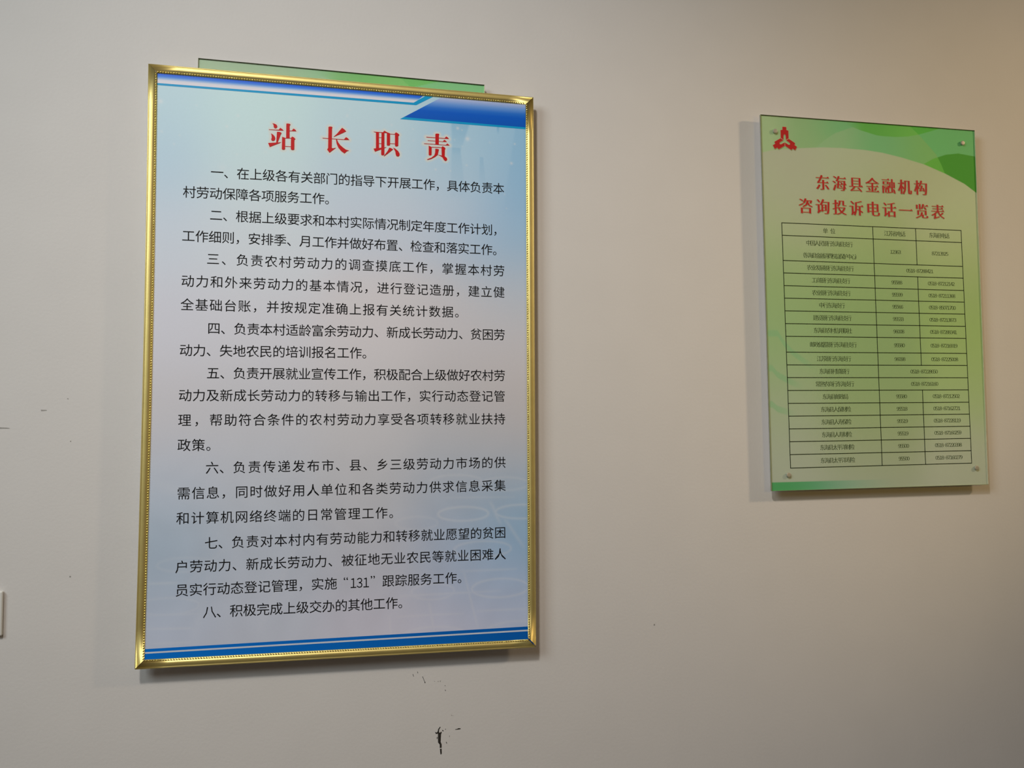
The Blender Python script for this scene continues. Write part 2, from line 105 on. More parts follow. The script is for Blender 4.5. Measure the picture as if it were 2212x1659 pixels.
"Lstar":[[0.02556,1.14933,0.0045,0.45],[0.17868,1.13155,0.003,0.3],[0.15675,1.10709,0.003,0.3],[0.02857,1.08643,0.003,0.25],[0.0963,1.14647,0.00225,0.2],[0.05333,1.06209,0.00225,0.25],[0.06381,1.08134,0.00225,0.2],[0.17806,1.04857,0.00225,0.2],[0.28431,1.13706,0.00375,0.12],[0.23595,1.05761,0.0045,0.12],[0.66804,1.11866,0.0045,0.5],[0.64572,1.141,0.003,0.5],[0.65551,1.13758,0.0015,0.4],[0.63891,1.1144,0.0015,0.4],[0.65554,1.10102,0.0015,0.3],[0.77583,1.11506,0.00225,0.4],[0.59678,1.04501,0.00225,0.4],[0.62971,1.0441,0.0015,0.4],[0.66599,1.05901,0.00225,0.3],[0.76793,1.07034,0.003,0.5],[0.40441,1.14976,0.003,0.25],[0.41118,1.16456,0.00225,0.2],[0.54648,1.13125,0.0015,0.45],[0.49996,1.13691,0.00225,0.3],[0.5476,1.10554,0.00225,0.2],[0.5175,1.05406,0.0015,0.3],[0.49043,1.05017,0.0015,0.25],[0.75634,0.96748,0.0015,0.3],[0.71844,1.11401,0.00225,0.2],[0.16897,0.91472,0.00225,0.1],[0.20603,0.91673,0.00225,0.1],[0.80255,1.08308,0.00225,0.4],[0.75215,0.99867,0.0015,0.3],[0.10375,0.97906,0.009,0.1],[0.1489,1.01907,0.0075,0.12]],
"Lray":[[0.65236,1.15721,0.64207,1.08026,0.022,0.008,0.3],[0.64204,1.09587,0.64738,0.98201,0.01,0.018,0.16],[0.69946,1.07907,0.70155,1.01648,0.004,0.008,0.15],[0.73754,1.15022,0.73751,1.13439,0.003,0.002,0.3],[0.79525,1.1547,0.77542,0.94759,0.018,0.03,0.12]]}''')
# ------------------------------------------------------------------ helpers
COL = bpy.context.scene.collection
RND = random.Random(7)

def mesh_obj(name, verts, faces, m, parent=None, cols=None, smooth=False):
    me = bpy.data.meshes.new(name)
    me.from_pydata([tuple(v) for v in verts], [], faces)
    me.update()
    if cols is not None:
        ca = me.color_attributes.new('Print', 'FLOAT_COLOR', 'POINT')
        ca.data.foreach_set('color', np.ascontiguousarray(cols, dtype=np.float32).ravel())
    if smooth:
        me.polygons.foreach_set('use_smooth', [True] * len(me.polygons))
    me.materials.append(m)
    o = bpy.data.objects.new(name, me)
    COL.objects.link(o)
    if parent is not None:
        o.parent = parent
    return o

def empty(name, loc, roty, label, cat, group=None):
    o = bpy.data.objects.new(name, None)
    COL.objects.link(o)
    o.location = loc
    o.rotation_euler = (0, -roty, 0)
    o.empty_display_size = .05
    o['label'] = label
    o['category'] = cat
    if group:
        o['group'] = group
    return o

def box(x0, x1, y0, y1, z0, z1):
    v = [(x, y, z) for x in (x0, x1) for y in (y0, y1) for z in (z0, z1)]
    f = [(0, 1, 3, 2), (4, 6, 7, 5), (0, 4, 5, 1), (2, 3, 7, 6), (0, 2, 6, 4), (1, 5, 7, 3)]
    return v, f

def quad_slab(q, y0, y1):
    """q: four (x,z) corners; slab between wall distances y0 < y1 (towards the room = -y)."""
    v = [(x, -y0, z) for x, z in q] + [(x, -y1, z) for x, z in q]
    f = [(0, 1, 2, 3), (7, 6, 5, 4)] + [(i, i + 4, (i + 1) % 4 + 4, (i + 1) % 4) for i in range(4)]
    return v, f

def mat(name, color, rough=.5, metal=0., spec=.5, coat=0., noise=0., nscale=60., bump=0., bscale=200., attr=False):
    m = bpy.data.materials.new(name)
    m.use_nodes = True
    nt = m.node_tree
    b = nt.nodes['Principled BSDF']
    b.inputs['Roughness'].default_value = rough
    b.inputs['Metallic'].default_value = metal
    b.inputs['Specular IOR Level'].default_value = spec
    b.inputs['Coat Weight'].default_value = coat
    tc = nt.nodes.new('ShaderNodeTexCoord')
    if attr:
        src = nt.nodes.new('ShaderNodeAttribute'); src.attribute_name = 'Print'
        csock = src.outputs['Color']
    else:
        src = nt.nodes.new('ShaderNodeRGB'); src.outputs[0].default_value = (*color, 1)
        csock = src.outputs[0]
    if noise > 0:
        n = nt.nodes.new('ShaderNodeTexNoise'); n.inputs['Scale'].default_value = nscale
        n.inputs['Detail'].default_value = 4
        nt.links.new(tc.outputs['Object'], n.inputs['Vector'])
        mr = nt.nodes.new('ShaderNodeMapRange')
        mr.inputs['From Min'].default_value = .3; mr.inputs['From Max'].default_value = .7
        mr.inputs['To Min'].default_value = 1 - noise; mr.inputs['To Max'].default_value = 1 + noise
        nt.links.new(n.outputs['Fac'], mr.inputs['Value'])
        mx = nt.nodes.new('ShaderNodeVectorMath'); mx.operation = 'SCALE'
        nt.links.new(csock, mx.inputs[0]); nt.links.new(mr.outputs[0], mx.inputs['Scale'])
        csock = mx.outputs[0]
    nt.links.new(csock, b.inputs['Base Color'])
    if bump > 0:
        n2 = nt.nodes.new('ShaderNodeTexNoise'); n2.inputs['Scale'].default_value = bscale
        nt.links.new(tc.outputs['Object'], n2.inputs['Vector'])
        bp = nt.nodes.new('ShaderNodeBump'); bp.inputs['Strength'].default_value = bump
        bp.inputs['Distance'].default_value = .001
        nt.links.new(n2.outputs['Fac'], bp.inputs['Height'])
        nt.links.new(bp.outputs[0], b.inputs['Normal'])
    return m

def clear_mat(name, tint, gloss):
    m = bpy.data.materials.new(name); m.use_nodes = True
    nt = m.node_tree; nt.nodes.clear()
    out = nt.nodes.new('ShaderNodeOutputMaterial')
    t = nt.nodes.new('ShaderNodeBsdfTransparent'); t.inputs[0].default_value = (*tint, 1)
    g = nt.nodes.new('ShaderNodeBsdfGlossy'); g.inputs['Roughness'].default_value = .04
    lw = nt.nodes.new('ShaderNodeLayerWeight'); lw.inputs['Blend'].default_value = .5
    pw = nt.nodes.new('ShaderNodeMath'); pw.operation = 'POWER'; pw.inputs[1].default_value = 5
    nt.links.new(lw.outputs['Facing'], pw.inputs[0])
    mu = nt.nodes.new('ShaderNodeMath'); mu.operation = 'MULTIPLY_ADD'; mu.inputs[1].default_value = .9 * gloss; mu.inputs[2].default_value = .035 * gloss
    nt.links.new(pw.outputs[0], mu.inputs[0])
    mx = nt.nodes.new('ShaderNodeMixShader')
    nt.links.new(mu.outputs[0], mx.inputs[0]); nt.links.new(t.outputs[0], mx.inputs[1]); nt.links.new(g.outputs[0], mx.inputs[2])
    nt.links.new(mx.outputs[0], out.inputs['Surface'])
    return m

# ------------------------------------------------------------------ materials
M_WALL = mat('wall_paint', (.70, .691, .678), rough=.75, spec=.25, noise=.012, nscale=9, bump=.22, bscale=160)
M_FLOOR = mat('floor_tile', (.16, .145, .13), rough=.4, noise=.06, nscale=4)
M_SCUFF = mat('bare_dark_patch', (.022, .018, .013), rough=.8, noise=.3, nscale=300)
M_SMUDGE = mat('faint_smudge', (.34, .33, .31), rough=.8, noise=.15, nscale=300)
M_PLASTIC = mat('white_plastic', (.76, .77, .73), rough=.35, noise=.01)
M_GOLD = mat('gold_anodised', (.79, .66, .25), rough=.45, metal=.84, noise=.05, nscale=25, bump=.05, bscale=400)
M_BEAD = mat('gold_bead', (.95, .80, .26), rough=.14, metal=1., noise=.03)
M_BOARD = mat('foam_board', (.8, .8, .8), rough=.7, noise=.02)
M_PRINT = mat('poster_print', (1, 1, 1), rough=.42, spec=.30, noise=.008, nscale=240, attr=True)
M_ACPRINT = mat('acrylic_print', (1, 1, 1), rough=.6, spec=.2, noise=.012, nscale=200, attr=True)
M_BLACK = mat('black_ink', (.006, .0065, .007), rough=.5, spec=.12, noise=.05)
M_RED = mat('red_ink', (.60, .012, .014), rough=.42, spec=.25, noise=.03)
M_RED2 = mat('red_ink_sign', (.60, .018, .022), rough=.5, spec=.2, noise=.04)
M_CYAN = mat('cyan_ink', (.001, .36, .72), rough=.42, spec=.3, noise=.02)
M_PALE = mat('pale_line', (.66, .72, .84), rough=.42, spec=.3, noise=.02)
M_RULE = mat('table_rule_ink', (.014, .026, .006), rough=.6, spec=.1, noise=.05)
M_TINK = mat('table_lettering_ink', (.060, .095, .032), rough=.6, spec=.1, noise=.06)
M_CLEAR = clear_mat('clear_acrylic', (.985, .995, .985), .8)
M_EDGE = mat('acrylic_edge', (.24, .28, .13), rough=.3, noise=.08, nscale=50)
M_EDGE_REFRACT = mat('edge_painted_refraction', (.12, .135, .10), rough=.35, noise=.1, nscale=40)  # top edge: dark line of inner refraction painted into the colour
M_EDGE_REFLECT = mat('edge_painted_reflection', (.80, .74, .56), rough=.3, noise=.06, nscale=40)  # right edge: lighter colour paints in the reflection on its inner face
M_PEG = mat('brushed_steel_peg', (.44, .42, .34), rough=.5, metal=.3, noise=.05)
M_HALO2 = mat('sign_title_rim', (.66, .58, .36), rough=.6, spec=.1, noise=.03)
M_SHADE = mat('printed_drop_shadow', (.30, .36, .17), rough=.6, spec=.1, noise=.03)
M_JOINT = mat('mitre_joint', (.12, .11, .10), rough=.4, metal=.6, noise=.05)

# ------------------------------------------------------------------ lettering
_raw = {}
def outline(ch):
    """Closed outlines of one character of Blender's own built-in font, in em units."""
    if ch in _raw:
        return _raw[ch]
    c = bpy.data.curves.new('tmp', 'FONT'); c.body = ch; c.size = 1; c.resolution_u = 2; c.fill_mode = 'NONE'
    o = bpy.data.objects.new('tmp', c); COL.objects.link(o)
    dg = bpy.context.evaluated_depsgraph_get(); dg.update()
    m = bpy.data.meshes.new_from_object(o.evaluated_get(dg))
    nb = {}
    for e in m.edges:
        a, b = e.vertices
        nb.setdefault(a, []).append(b); nb.setdefault(b, []).append(a)
    seen = set(); loops = []
    for s in range(len(m.vertices)):
        if s in seen or s not in nb:
            continue
        loop = [s]; seen.add(s); prev = None; cur = s
        first = (s + 1) if (s + 1) in nb[s] else nb[s][0]
        nxt = first
        while nxt is not None and nxt not in seen:
            loop.append(nxt); seen.add(nxt); prev, cur = cur, nxt
            cand = [q for q in nb[cur] if q != prev and q not in seen]
            nxt = cand[0] if cand else None
        pts = []
        for i in loop:
            p = (m.vertices[i].co.x, m.vertices[i].co.y)
            if not pts or abs(p[0] - pts[-1][0]) + abs(p[1] - pts[-1][1]) > 1e-4:
                pts.append(p)
        if len(pts) > 2:
            loops.append(pts)
    bpy.data.objects.remove(o); bpy.data.curves.remove(c); bpy.data.meshes.remove(m)
    _raw[ch] = loops
    return loops

def area(l):
    return .5 * sum(l[i - 1][0] * l[i][1] - l[i][0] * l[i - 1][1] for i in range(len(l)))

def offset(loops, fn):
    """Moves every edge along its outward normal by fn(nx, ny); loops share one orientation rule."""
    if not loops:
        return loops
    sg = 1 if area(max(loops, key=lambda l: abs(area(l)))) > 0 else -1
    res = []
    for l in loops:
        n = len(l); ed = []
        for i in range(n):
            (x0, y0), (x1, y1) = l[i], l[(i + 1) % n]
            dx, dy = x1 - x0, y1 - y0
            L = math.hypot(dx, dy) or 1e-9
            nx, ny = sg * dy / L, -sg * dx / L
            ed.append((nx, ny, fn(nx, ny)))
        nl = []
        for i in range(n):
            a, b = ed[i - 1], ed[i]
            det = a[0] * b[1] - a[1] * b[0]
            if abs(det) < .25:
                mx, my = (a[0] + b[0]) / 2, (a[1] + b[1]) / 2
                d = (a[2] + b[2]) / 2
            else:
                mx = (a[2] * b[1] - b[2] * a[1]) / det; my = (a[0] * b[2] - b[0] * a[2]) / det
                d = 1
                k = math.hypot(mx, my); lim = 2.2 * max(abs(a[2]), abs(b[2]), 1e-6)
                if k > lim:
                    mx *= lim / k; my *= lim / k
            nl.append((l[i][0] + mx * d, l[i][1] + my * d))
        res.append(nl)
    return res

def fill(loops):
    if not loops:
        return [], []
    c = bpy.data.curves.new('tmp', 'CURVE'); c.dimensions = '2D'; c.fill_mode = 'FRONT'
    for l in loops:
        sp = c.splines.new('POLY'); sp.points.add(len(l) - 1); sp.use_cyclic_u = True
        for i, p in enumerate(l):
            sp.points[i].co = (p[0], p[1], 0, 1)
    o = bpy.data.objects.new('tmp', c); COL.objects.link(o)
    dg = bpy.context.evaluated_depsgraph_get(); dg.update()
    m = bpy.data.meshes.new_from_object(o.evaluated_get(dg))
    v = [(q.co.x, q.co.y) for q in m.vertices]; f = [tuple(p.vertices) for p in m.polygons]
    bpy.data.objects.remove(o); bpy.data.curves.remove(c); bpy.data.meshes.remove(m)
    return v, f

_fill = {}
def glyph(ch, style):
    k = (ch, style)
    if k in _fill:
        return _fill[k]
    L = outline(ch)
    if style == 'sans':
        r = fill(L)
    else:
        ey, ex, ser, grow = SONG[style]
        lo = offset(L, lambda nx, ny: ex * nx * nx - ey * ny * ny + grow)
        v, f = fill(lo)
        if ser and lo:
            sg = 1 if area(max(L, key=lambda l: abs(area(l)))) > 0 else -1
            for l in L:
                n = len(l)
                for i in range(n):
                    (x0, y0), (x1, y1) = l[i], l[(i + 1) % n]
                    dx, dy = x1 - x0, y1 - y0
                    Ln = math.hypot(dx, dy)
                    if not (.045 < Ln < .115):
                        continue
                    nx = sg * dy / Ln
                    if nx < .95:
                        continue
                    p0 = l[i - 1]; p3 = l[(i + 2) % n]
                    if abs(p0[1] - y0) < .02 and abs(p3[1] - y1) < .02 and p0[0] < x0 - .06 and p3[0] < x1 - .06:
                        yb = min(y0, y1) + ey; x = max(x0, x1) + ex
                        b = len(v)
                        v = v + [(x - ser * 1.35, yb), (x + .012, yb), (x - ser * .45, yb + ser)]
                        f = f + [(b, b + 1, b + 2)]
                        SERIF[k] = SERIF.get(k, 0) + 3
        r = (v, f)
    _fill[k] = r
    return r

# style: horizontals thinner by, verticals thicker by, serif size, overall growth
SONG = {'song': (.017, 0., .095, 0.), 'song_small': (.012, .006, .06, 0.), 'song_digit': (.006, .008, 0, 0.)}
EMC = (.5, .372)

SERIF = {}
def line_mesh(name, items, h, m, parent, label=None, copies=((0, 0),)):
    """items: (char, style, centre x, centre z, em width, em height, tilt)"""
    V = []; F = []
    for ch, st, cx, cz, ew, eh, tl in items:
        v, f = glyph(ch, st)
        ns = SERIF.get((ch, st), 0)
        for kk, (ox, oz) in enumerate(copies):
            b = len(V)
            for i, (x, y) in enumerate(v):
                dx = (x + ox - EMC[0]) * ew; dz = (y + oz - EMC[1]) * eh
                hh = h + kk * 2.5e-5 + (1.2e-4 if i >= len(v) - ns else 0)     # overlapping strokes never share a plane
                V.append((cx + dx - dz * tl, -hh, cz + dz + dx * tl))
            F += [tuple(b + i for i in q) for q in f]
    o = mesh_obj(name, V, F, m, parent)
    o['kind'] = 'stuff'
    if label:
        o['label'] = label
    return o

def polys_mesh(name, polys, h, m, parent, grow=0.):
    V = []; F = []
    for kk, p in enumerate(polys):
        lo = [tuple(q) for q in p]
        if grow:
            lo = offset([lo], lambda nx, ny: grow)[0]
        v, f = fill([lo])
        b = len(V)
        V += [(x, -h - kk * 2e-5, z) for x, z in v]; F += [tuple(b + i for i in q) for q in f]
    o = mesh_obj(name, V, F, m, parent)
    if len(polys) > 1:
        o['kind'] = 'stuff'
    return o

# ------------------------------------------------------------------ wall, floor
v, f = box(-4.5, 7.0, 0, .15, 0, 3.4)
wall = mesh_obj('wall_back', v, f, M_WALL); wall['kind'] = 'structure'
v, f = box(-4.5, 7.0, -6.5, .15, -.12, 0)
fl = mesh_obj('floor', v, f, M_FLOOR); fl['kind'] = 'structure'
for nm, lst, mm in (('scuff_mark', DATA['scuff'], M_SCUFF), ('smudge', DATA['smudge'], M_SMUDGE)):
    for p in lst:
        v, f = fill([[tuple(q) for q in p]])
        mesh_obj(nm, [(x, -.0003, z) for x, z in v], f, mm, wall)

# ------------------------------------------------------------------ the gold-framed poster
(LX, LZ), LA = DATA['FL']
poster = empty('framed_poster', (LX, 0, LZ), LA,
               'tall gold-framed blue and white poster of black Chinese text with red title', 'poster')
Q = DATA['Lframe']                                             # outer corners TL TR BR BL (x, z)
ins = .004
qi = [(Q[0][0] + ins, Q[0][1] - ins), (Q[1][0] - ins, Q[1][1] - ins), (Q[2][0] - ins, Q[2][1] + ins), (Q[3][0] + ins, Q[3][1] + ins)]
v, f = quad_slab(qi, .0255, .0281)
mesh_obj('backing_board', v, f, M_BOARD, poster)

def paint_blend(tab, X, Z, sg=.075):
    t = np.array(tab); num = np.zeros(X.shape + (3,)); den = np.zeros(X.shape)
    for x, z, r, g, b in t:
        w = np.exp(-((X - x) ** 2 + (Z - z) ** 2) / (2 * sg * sg)) + 1e-9
        num += w[..., None] * np.array((r, g, b)); den += w
    return num / den[..., None]

def bilin(q, nx, nz):
    s = np.linspace(0, 1, nx)[None, :, None]; t = np.linspace(0, 1, nz)[:, None, None]
    TL, TR, BR, BL = [np.array(c) for c in q]
    return (TL * (1 - s) + TR * s) * (1 - t) + (BL * (1 - s) + BR * s) * t

def grid_obj(name, q, nx, nz, h, painter, m, parent):
    P = bilin(q, nx, nz); X, Z = P[..., 0], P[..., 1]
    C = painter(X, Z)
    V = np.stack([X, np.full(X.shape, -h), Z], -1).reshape(-1, 3)
    idx = np.arange(nx * nz).reshape(nz, nx)
    Fq = np.stack([idx[:-1, :-1], idx[1:, :-1], idx[1:, 1:], idx[:-1, 1:]], -1).reshape(-1, 4)
    me = bpy.data.meshes.new(name)
    me.vertices.add(len(V)); me.vertices.foreach_set('co', V.astype(np.float32).ravel())
    me.loops.add(Fq.size); me.loops.foreach_set('vertex_index', Fq.astype(np.int32).ravel())
    me.polygons.add(len(Fq)); me.polygons.foreach_set('loop_start', np.arange(0, Fq.size, 4, dtype=np.int32))
    me.update(calc_edges=True)
    ca = me.color_attributes.new('Print', 'FLOAT_COLOR', 'POINT')
    cc = np.ones((len(V), 4), np.float32); cc[:, :3] = np.clip(C.reshape(-1, 3), 0, 1)
    ca.data.foreach_set('color', cc.ravel())
    me.materials.append(m)
    o = bpy.data.objects.new(name, me); COL.objects.link(o); o.parent = parent
    return o

def sm(x, a, b):
    t = np.clip((x - a) / (b - a), 0, 1); return t * t * (3 - 2 * t)

def paint_poster(X, Z):
    C = paint_blend(DATA['Lcol'], X, Z)
    # pale glow printed round the four title characters
    sub = (X > .24) & (X < .70) & (Z > .98) & (Z < 1.18)
    px, pz = X[sub], Z[sub]; dm = np.full(px.shape, 9.)
    for grp in DATA['TT']:
        for pol in grp:
            for i in range(len(pol)):
                (x0, z0), (x1, z1) = pol[i - 1], pol[i]
                dx, dz = x1 - x0, z1 - z0; L2 = dx * dx + dz * dz + 1e-12
                t = np.clip(((px - x0) * dx + (pz - z0) * dz) / L2, 0, 1)
                dm = np.minimum(dm, np.hypot(px - x0 - t * dx, pz - z0 - t * dz))
    gl = np.zeros(X.shape); gl[sub] = .85 * np.exp(-(np.maximum(dm - .0022, 0) / .0026) ** 2)
    C = C * (1 - gl[..., None]) + gl[..., None] * np.array((.75, .78, .74))
    light = np.zeros(X.shape)
    def seg(x0, z0, x1, z1, w, a):
        d = np.array((x1 - x0, z1 - z0)); L2 = d @ d
        t = np.clip(((X - x0) * d[0] + (Z - z0) * d[1]) / L2, 0, 1)
        r = np.hypot(X - x0 - t * d[0], Z - z0 - t * d[1])
        fade = 1 - .5 * np.abs(2 * t - 1) ** 3
        np.maximum(light, a * fade * np.exp(-(r / w) ** 2), out=light)
    def ell(cx, cz, rx, rz, w, a, tilt=.0):
        x = X - cx; z = Z - cz - tilt * x
        k = np.sqrt((x / rx) ** 2 + (z / rz) ** 2) + 1e-6
        g = np.sqrt((x / rx ** 2) ** 2 + (z / rz ** 2) ** 2) / k + 1e-6
        np.maximum(light, a * np.exp(-((k - 1) / g / w) ** 2), out=light)
    for q in DATA['Lell']:
        ell(*q)
    for q in DATA['Lseg']:
        seg(*q)
    for x, z, r, a in DATA['Lstar']:
        d2 = (X - x) ** 2 + (Z - z) ** 2
        light = np.maximum(light, a * np.exp(-d2 / r ** 2))
        light = np.maximum(light, .6 * a * np.exp(-np.abs(X - x) / r) * np.exp(-((Z - z) / (r * .35)) ** 2))
    # darker bluish panes and shafts of the printed picture
    dark = np.zeros(X.shape)
    for x0, z0, x1, z1, w0, w1, a in DATA['Lray']:
        t = np.clip((Z - z0) / (z1 - z0), 0, 1)
        inside = ((Z <= z0) & (Z >= z1)).astype(float)
        cx = x0 + (x1 - x0) * t; w = w0 + (w1 - w0) * t
        dark += a * inside * (1 - sm(np.abs(X - cx), w * .8, w * 1.15)) * (1 - t) ** .7
    C = C * (1 - dark[..., None] * np.array((1., .55, .3)))
    n = np.sin(X * 37 + 3 * np.sin(Z * 23)) * np.sin(Z * 29 + 2.3 * np.sin(X * 31))
    low = 1 - sm(Z, .25, .55)
    C = C * (1 + .025 * (n * low)[..., None])
    light = np.minimum(light * 1.05, .6)
    return C * (1 - light[..., None]) + light[..., None] * np.array((.88, .89, .92))

grid_obj('printed_sheet', qi, 480, 720, .0283, paint_poster, M_PRINT, poster)

BA = DATA['band_a']; BB = DATA['band_b']; BC = DATA['band_c']
def srgb(r_, g_, b_, k=1.5):
    """printed colour as albedo"""
    f_ = lambda u: ((u / 255 + .055) / 1.055) ** 2.4 if u > 10 else u / 255 / 12.92
    return np.minimum(np.array((f_(r_), f_(g_), f_(b_))) * k, .9)
def stops(lst):
    ts = [q[0] for q in lst]; cs = np.array([srgb(*q[1:]) for q in lst])
    return lambda t: np.array([np.interp(t, ts, cs[:, i]) for i in range(3)])
ramp_a = stops([(0, 15, 75, 185), (.34, 25, 88, 200), (.5, 60, 120, 208), (.64, 135, 165, 216), (.76, 190, 192, 218), (1, 198, 194, 215)])
ramp_b = stops([(0, 165, 175, 212), (.16, 150, 165, 210), (.34, 90, 135, 198), (.5, 30, 98, 185), (.65, 0, 80, 178), (1, 0, 76, 168)])
def ramp_mesh(top, bot, fn, h, nx=40, nz=24):
    top = np.array(top); bot = np.array(bot); s_ = np.linspace(0, 1, nx)[:, None]
    a_ = top[0] * (1 - s_) + top[1] * s_; b_ = bot[0] * (1 - s_) + bot[1] * s_
    V = []; Cc = []
    for k in np.linspace(0, 1, nz):
        for i in range(nx):
            p = a_[i] * (1 - k) + b_[i] * k
            V.append((p[0], -h, p[1])); Cc.append((*fn(k, s_[i, 0]), 1))
    F = [(r * nx + i, (r + 1) * nx + i, (r + 1) * nx + i + 1, r * nx + i + 1) for r in range(nz - 1) for i in range(nx - 1)]
    return mesh_obj('printed_band', V, F, M_PRINT, poster, cols=np.array(Cc))
# band_a is a parallelogram-like strip: run its top edge to the corner where the slanted end starts
ramp_mesh([BA[0], BA[2]], [BA[4], BA[3]], lambda t, u: ramp_a(t), .0284)
ramp_mesh([BB[0], BB[1]], [BB[3], BB[2]], lambda t, u: ramp_b(t), .0284)
polys_mesh('printed_line', [DATA['cyan_a']], .0285, M_CYAN, poster)
polys_mesh('printed_line', [DATA['cyan_b']], .0285, M_CYAN, poster)
xl, xr = qi[3][0] + .001, qi[2][0] - .001
zl = lambda p0, p1, x: p0[1] + (p1[1] - p0[1]) * (x - p0[0]) / (p1[0] - p0[0])
top = [(xl, zl(BC[0], BC[1], xl)), (xr, zl(BC[0], BC[1], xr))]
ramp_mesh(top, [(xl, qi[3][1] + .001), (xr, qi[2][1] + .001)], lambda t, u: srgb(0, 84 - 16 * u, 160 - 24 * u, 2.2), .0284, nz=4)
WC = DATA['white_c']
polys_mesh('printed_line', [[(xl, zl(WC[0], WC[1], xl)), (xr, zl(WC[0], WC[1], xr)), (xr, zl(WC[3], WC[2], xr)), (xl, zl(WC[3], WC[2], xl))]], .0285, M_PALE, poster)

for k, g in enumerate(DATA['TT']):
    polys_mesh('title_character', g, .0288, M_RED, poster)['label'] = 'red printed title character'
EM = .0268
for t, us, (k, c0) in DATA['LT']:
    it = []
    for ch, u in zip(t, us):
        w = u * k + c0
        if ch == '，':
            it.append((ch, 'sans', u - .12 * EM + .12 * EM, w, EM, EM, k))
        elif ch in '１３':
            it.append((ch, 'sans', u, w - .001, EM * .82, EM * 1.02, k))
        elif ch in '“”':
            it.append((ch, 'sans', u + (.43 if ch == '“' else .05) * EM, w + .004, EM * .95, EM * .95, k))
        else:
            it.append((ch, 'sans', u, w, EM, EM, k))
    line_mesh('text_line', it, .0286, M_BLACK, poster)

# gold rails
PROF = [(0, .0255), (0, .0308), (.0006, .0317), (.0020, .0321), (.0028, .0314), (.0034, .0315), (.0050, .0321), (.0075, .0325), (.0100, .0324),
        (.0122, .0318), (.0132, .0309), (.0138, .0307), (.0170, .0300), (.0178, .0288), (.0178, .0284)]
def rail(a, b, bow, cut0, cut1):
    a = np.array(a); b = np.array(b); L = np.hypot(*(b - a)); d = (b - a) / L; n = np.array((d[1], -d[0]))
    NS = 16; V = []; F = []; P = len(PROF)
    for i in range(NS + 1):
        s = i / NS
        for t, h in PROF:
            al = (cut0 + t) * (1 - s) + (L - cut1 - t) * s
            bw = bow * 4 * s * (1 - s)
            p = a + d * al + n * (t + bw)
            V.append((p[0], -h, p[1]))
    for i in range(NS):
        for j in range(P - 1):
            q = i * P + j
            F.append((q, q + 1, q + P + 1, q + P))
    F.append(tuple(range(P))); F.append(tuple(NS * P + j for j in reversed(range(P))))
    o = mesh_obj('frame_rail', V, F, M_GOLD, poster)
    for pl in o.data.polygons:
        pl.use_smooth = len(pl.vertices) == 4
    # rope beading on the inner step
    step = .0052; nb = int((L - .034) / step)
    BV = []; BF = []
    tw = .0154
    for kk in range(nb):
        al = .0172 + (kk + .5) * step
        s = al / L; c = a + d * al + n * (tw + bow * 4 * s * (1 - s))
        base = len(BV)
        ax = d * .8 + n * .6; ax /= np.hypot(*ax); ay = np.array((ax[1], -ax[0]))
        for r_, hh in ((1., 0), (.72, .7)):
            for q in range(8):
                an = q * math.pi / 4
                p = c + ax * math.cos(an) * .0026 * r_ + ay * math.sin(an) * .0013 * r_
                BV.append((p[0], -(.0303 + .0013 * hh), p[1]))
        BV.append((c[0], -(.0303 + .0015), c[1]))
        for q in range(8):
            BF.append((base + q, base + (q + 1) % 8, base + 8 + (q + 1) % 8, base + 8 + q))
            BF.append((base + 8 + q, base + 8 + (q + 1) % 8, base + 16))
    bo = mesh_obj('bead_trim', BV, BF, M_BEAD, o, smooth=True)
    bo['kind'] = 'stuff'
    return o
g = .0003
rail(Q[0], Q[1], 0, g, g)
rail(Q[1], Q[2], 0, g, .0035)
rail(Q[2], Q[3], 0, g, .0006)
rail(Q[3], Q[0], .0028, .0006, g)
for (cx, cz), (dx, dz) in ((Q[3], (1, 1)), (Q[0], (1, -1)), (Q[1], (-1, -1)), (Q[2], (-1, 1))):
    w = .0006
    pts = [(cx + dx * .0004, cz + dz * .0004 + dz * w), (cx + dx * .0004 + dx * w, cz + dz * .0004), (cx + dx * .0172 + dx * w, cz + dz * .0172), (cx + dx * .0172, cz + dz * .0172 + dz * w)]
    v, f = quad_slab(pts, .0285, .0309)
    mesh_obj('corner_joint', v, f, M_JOINT, poster)

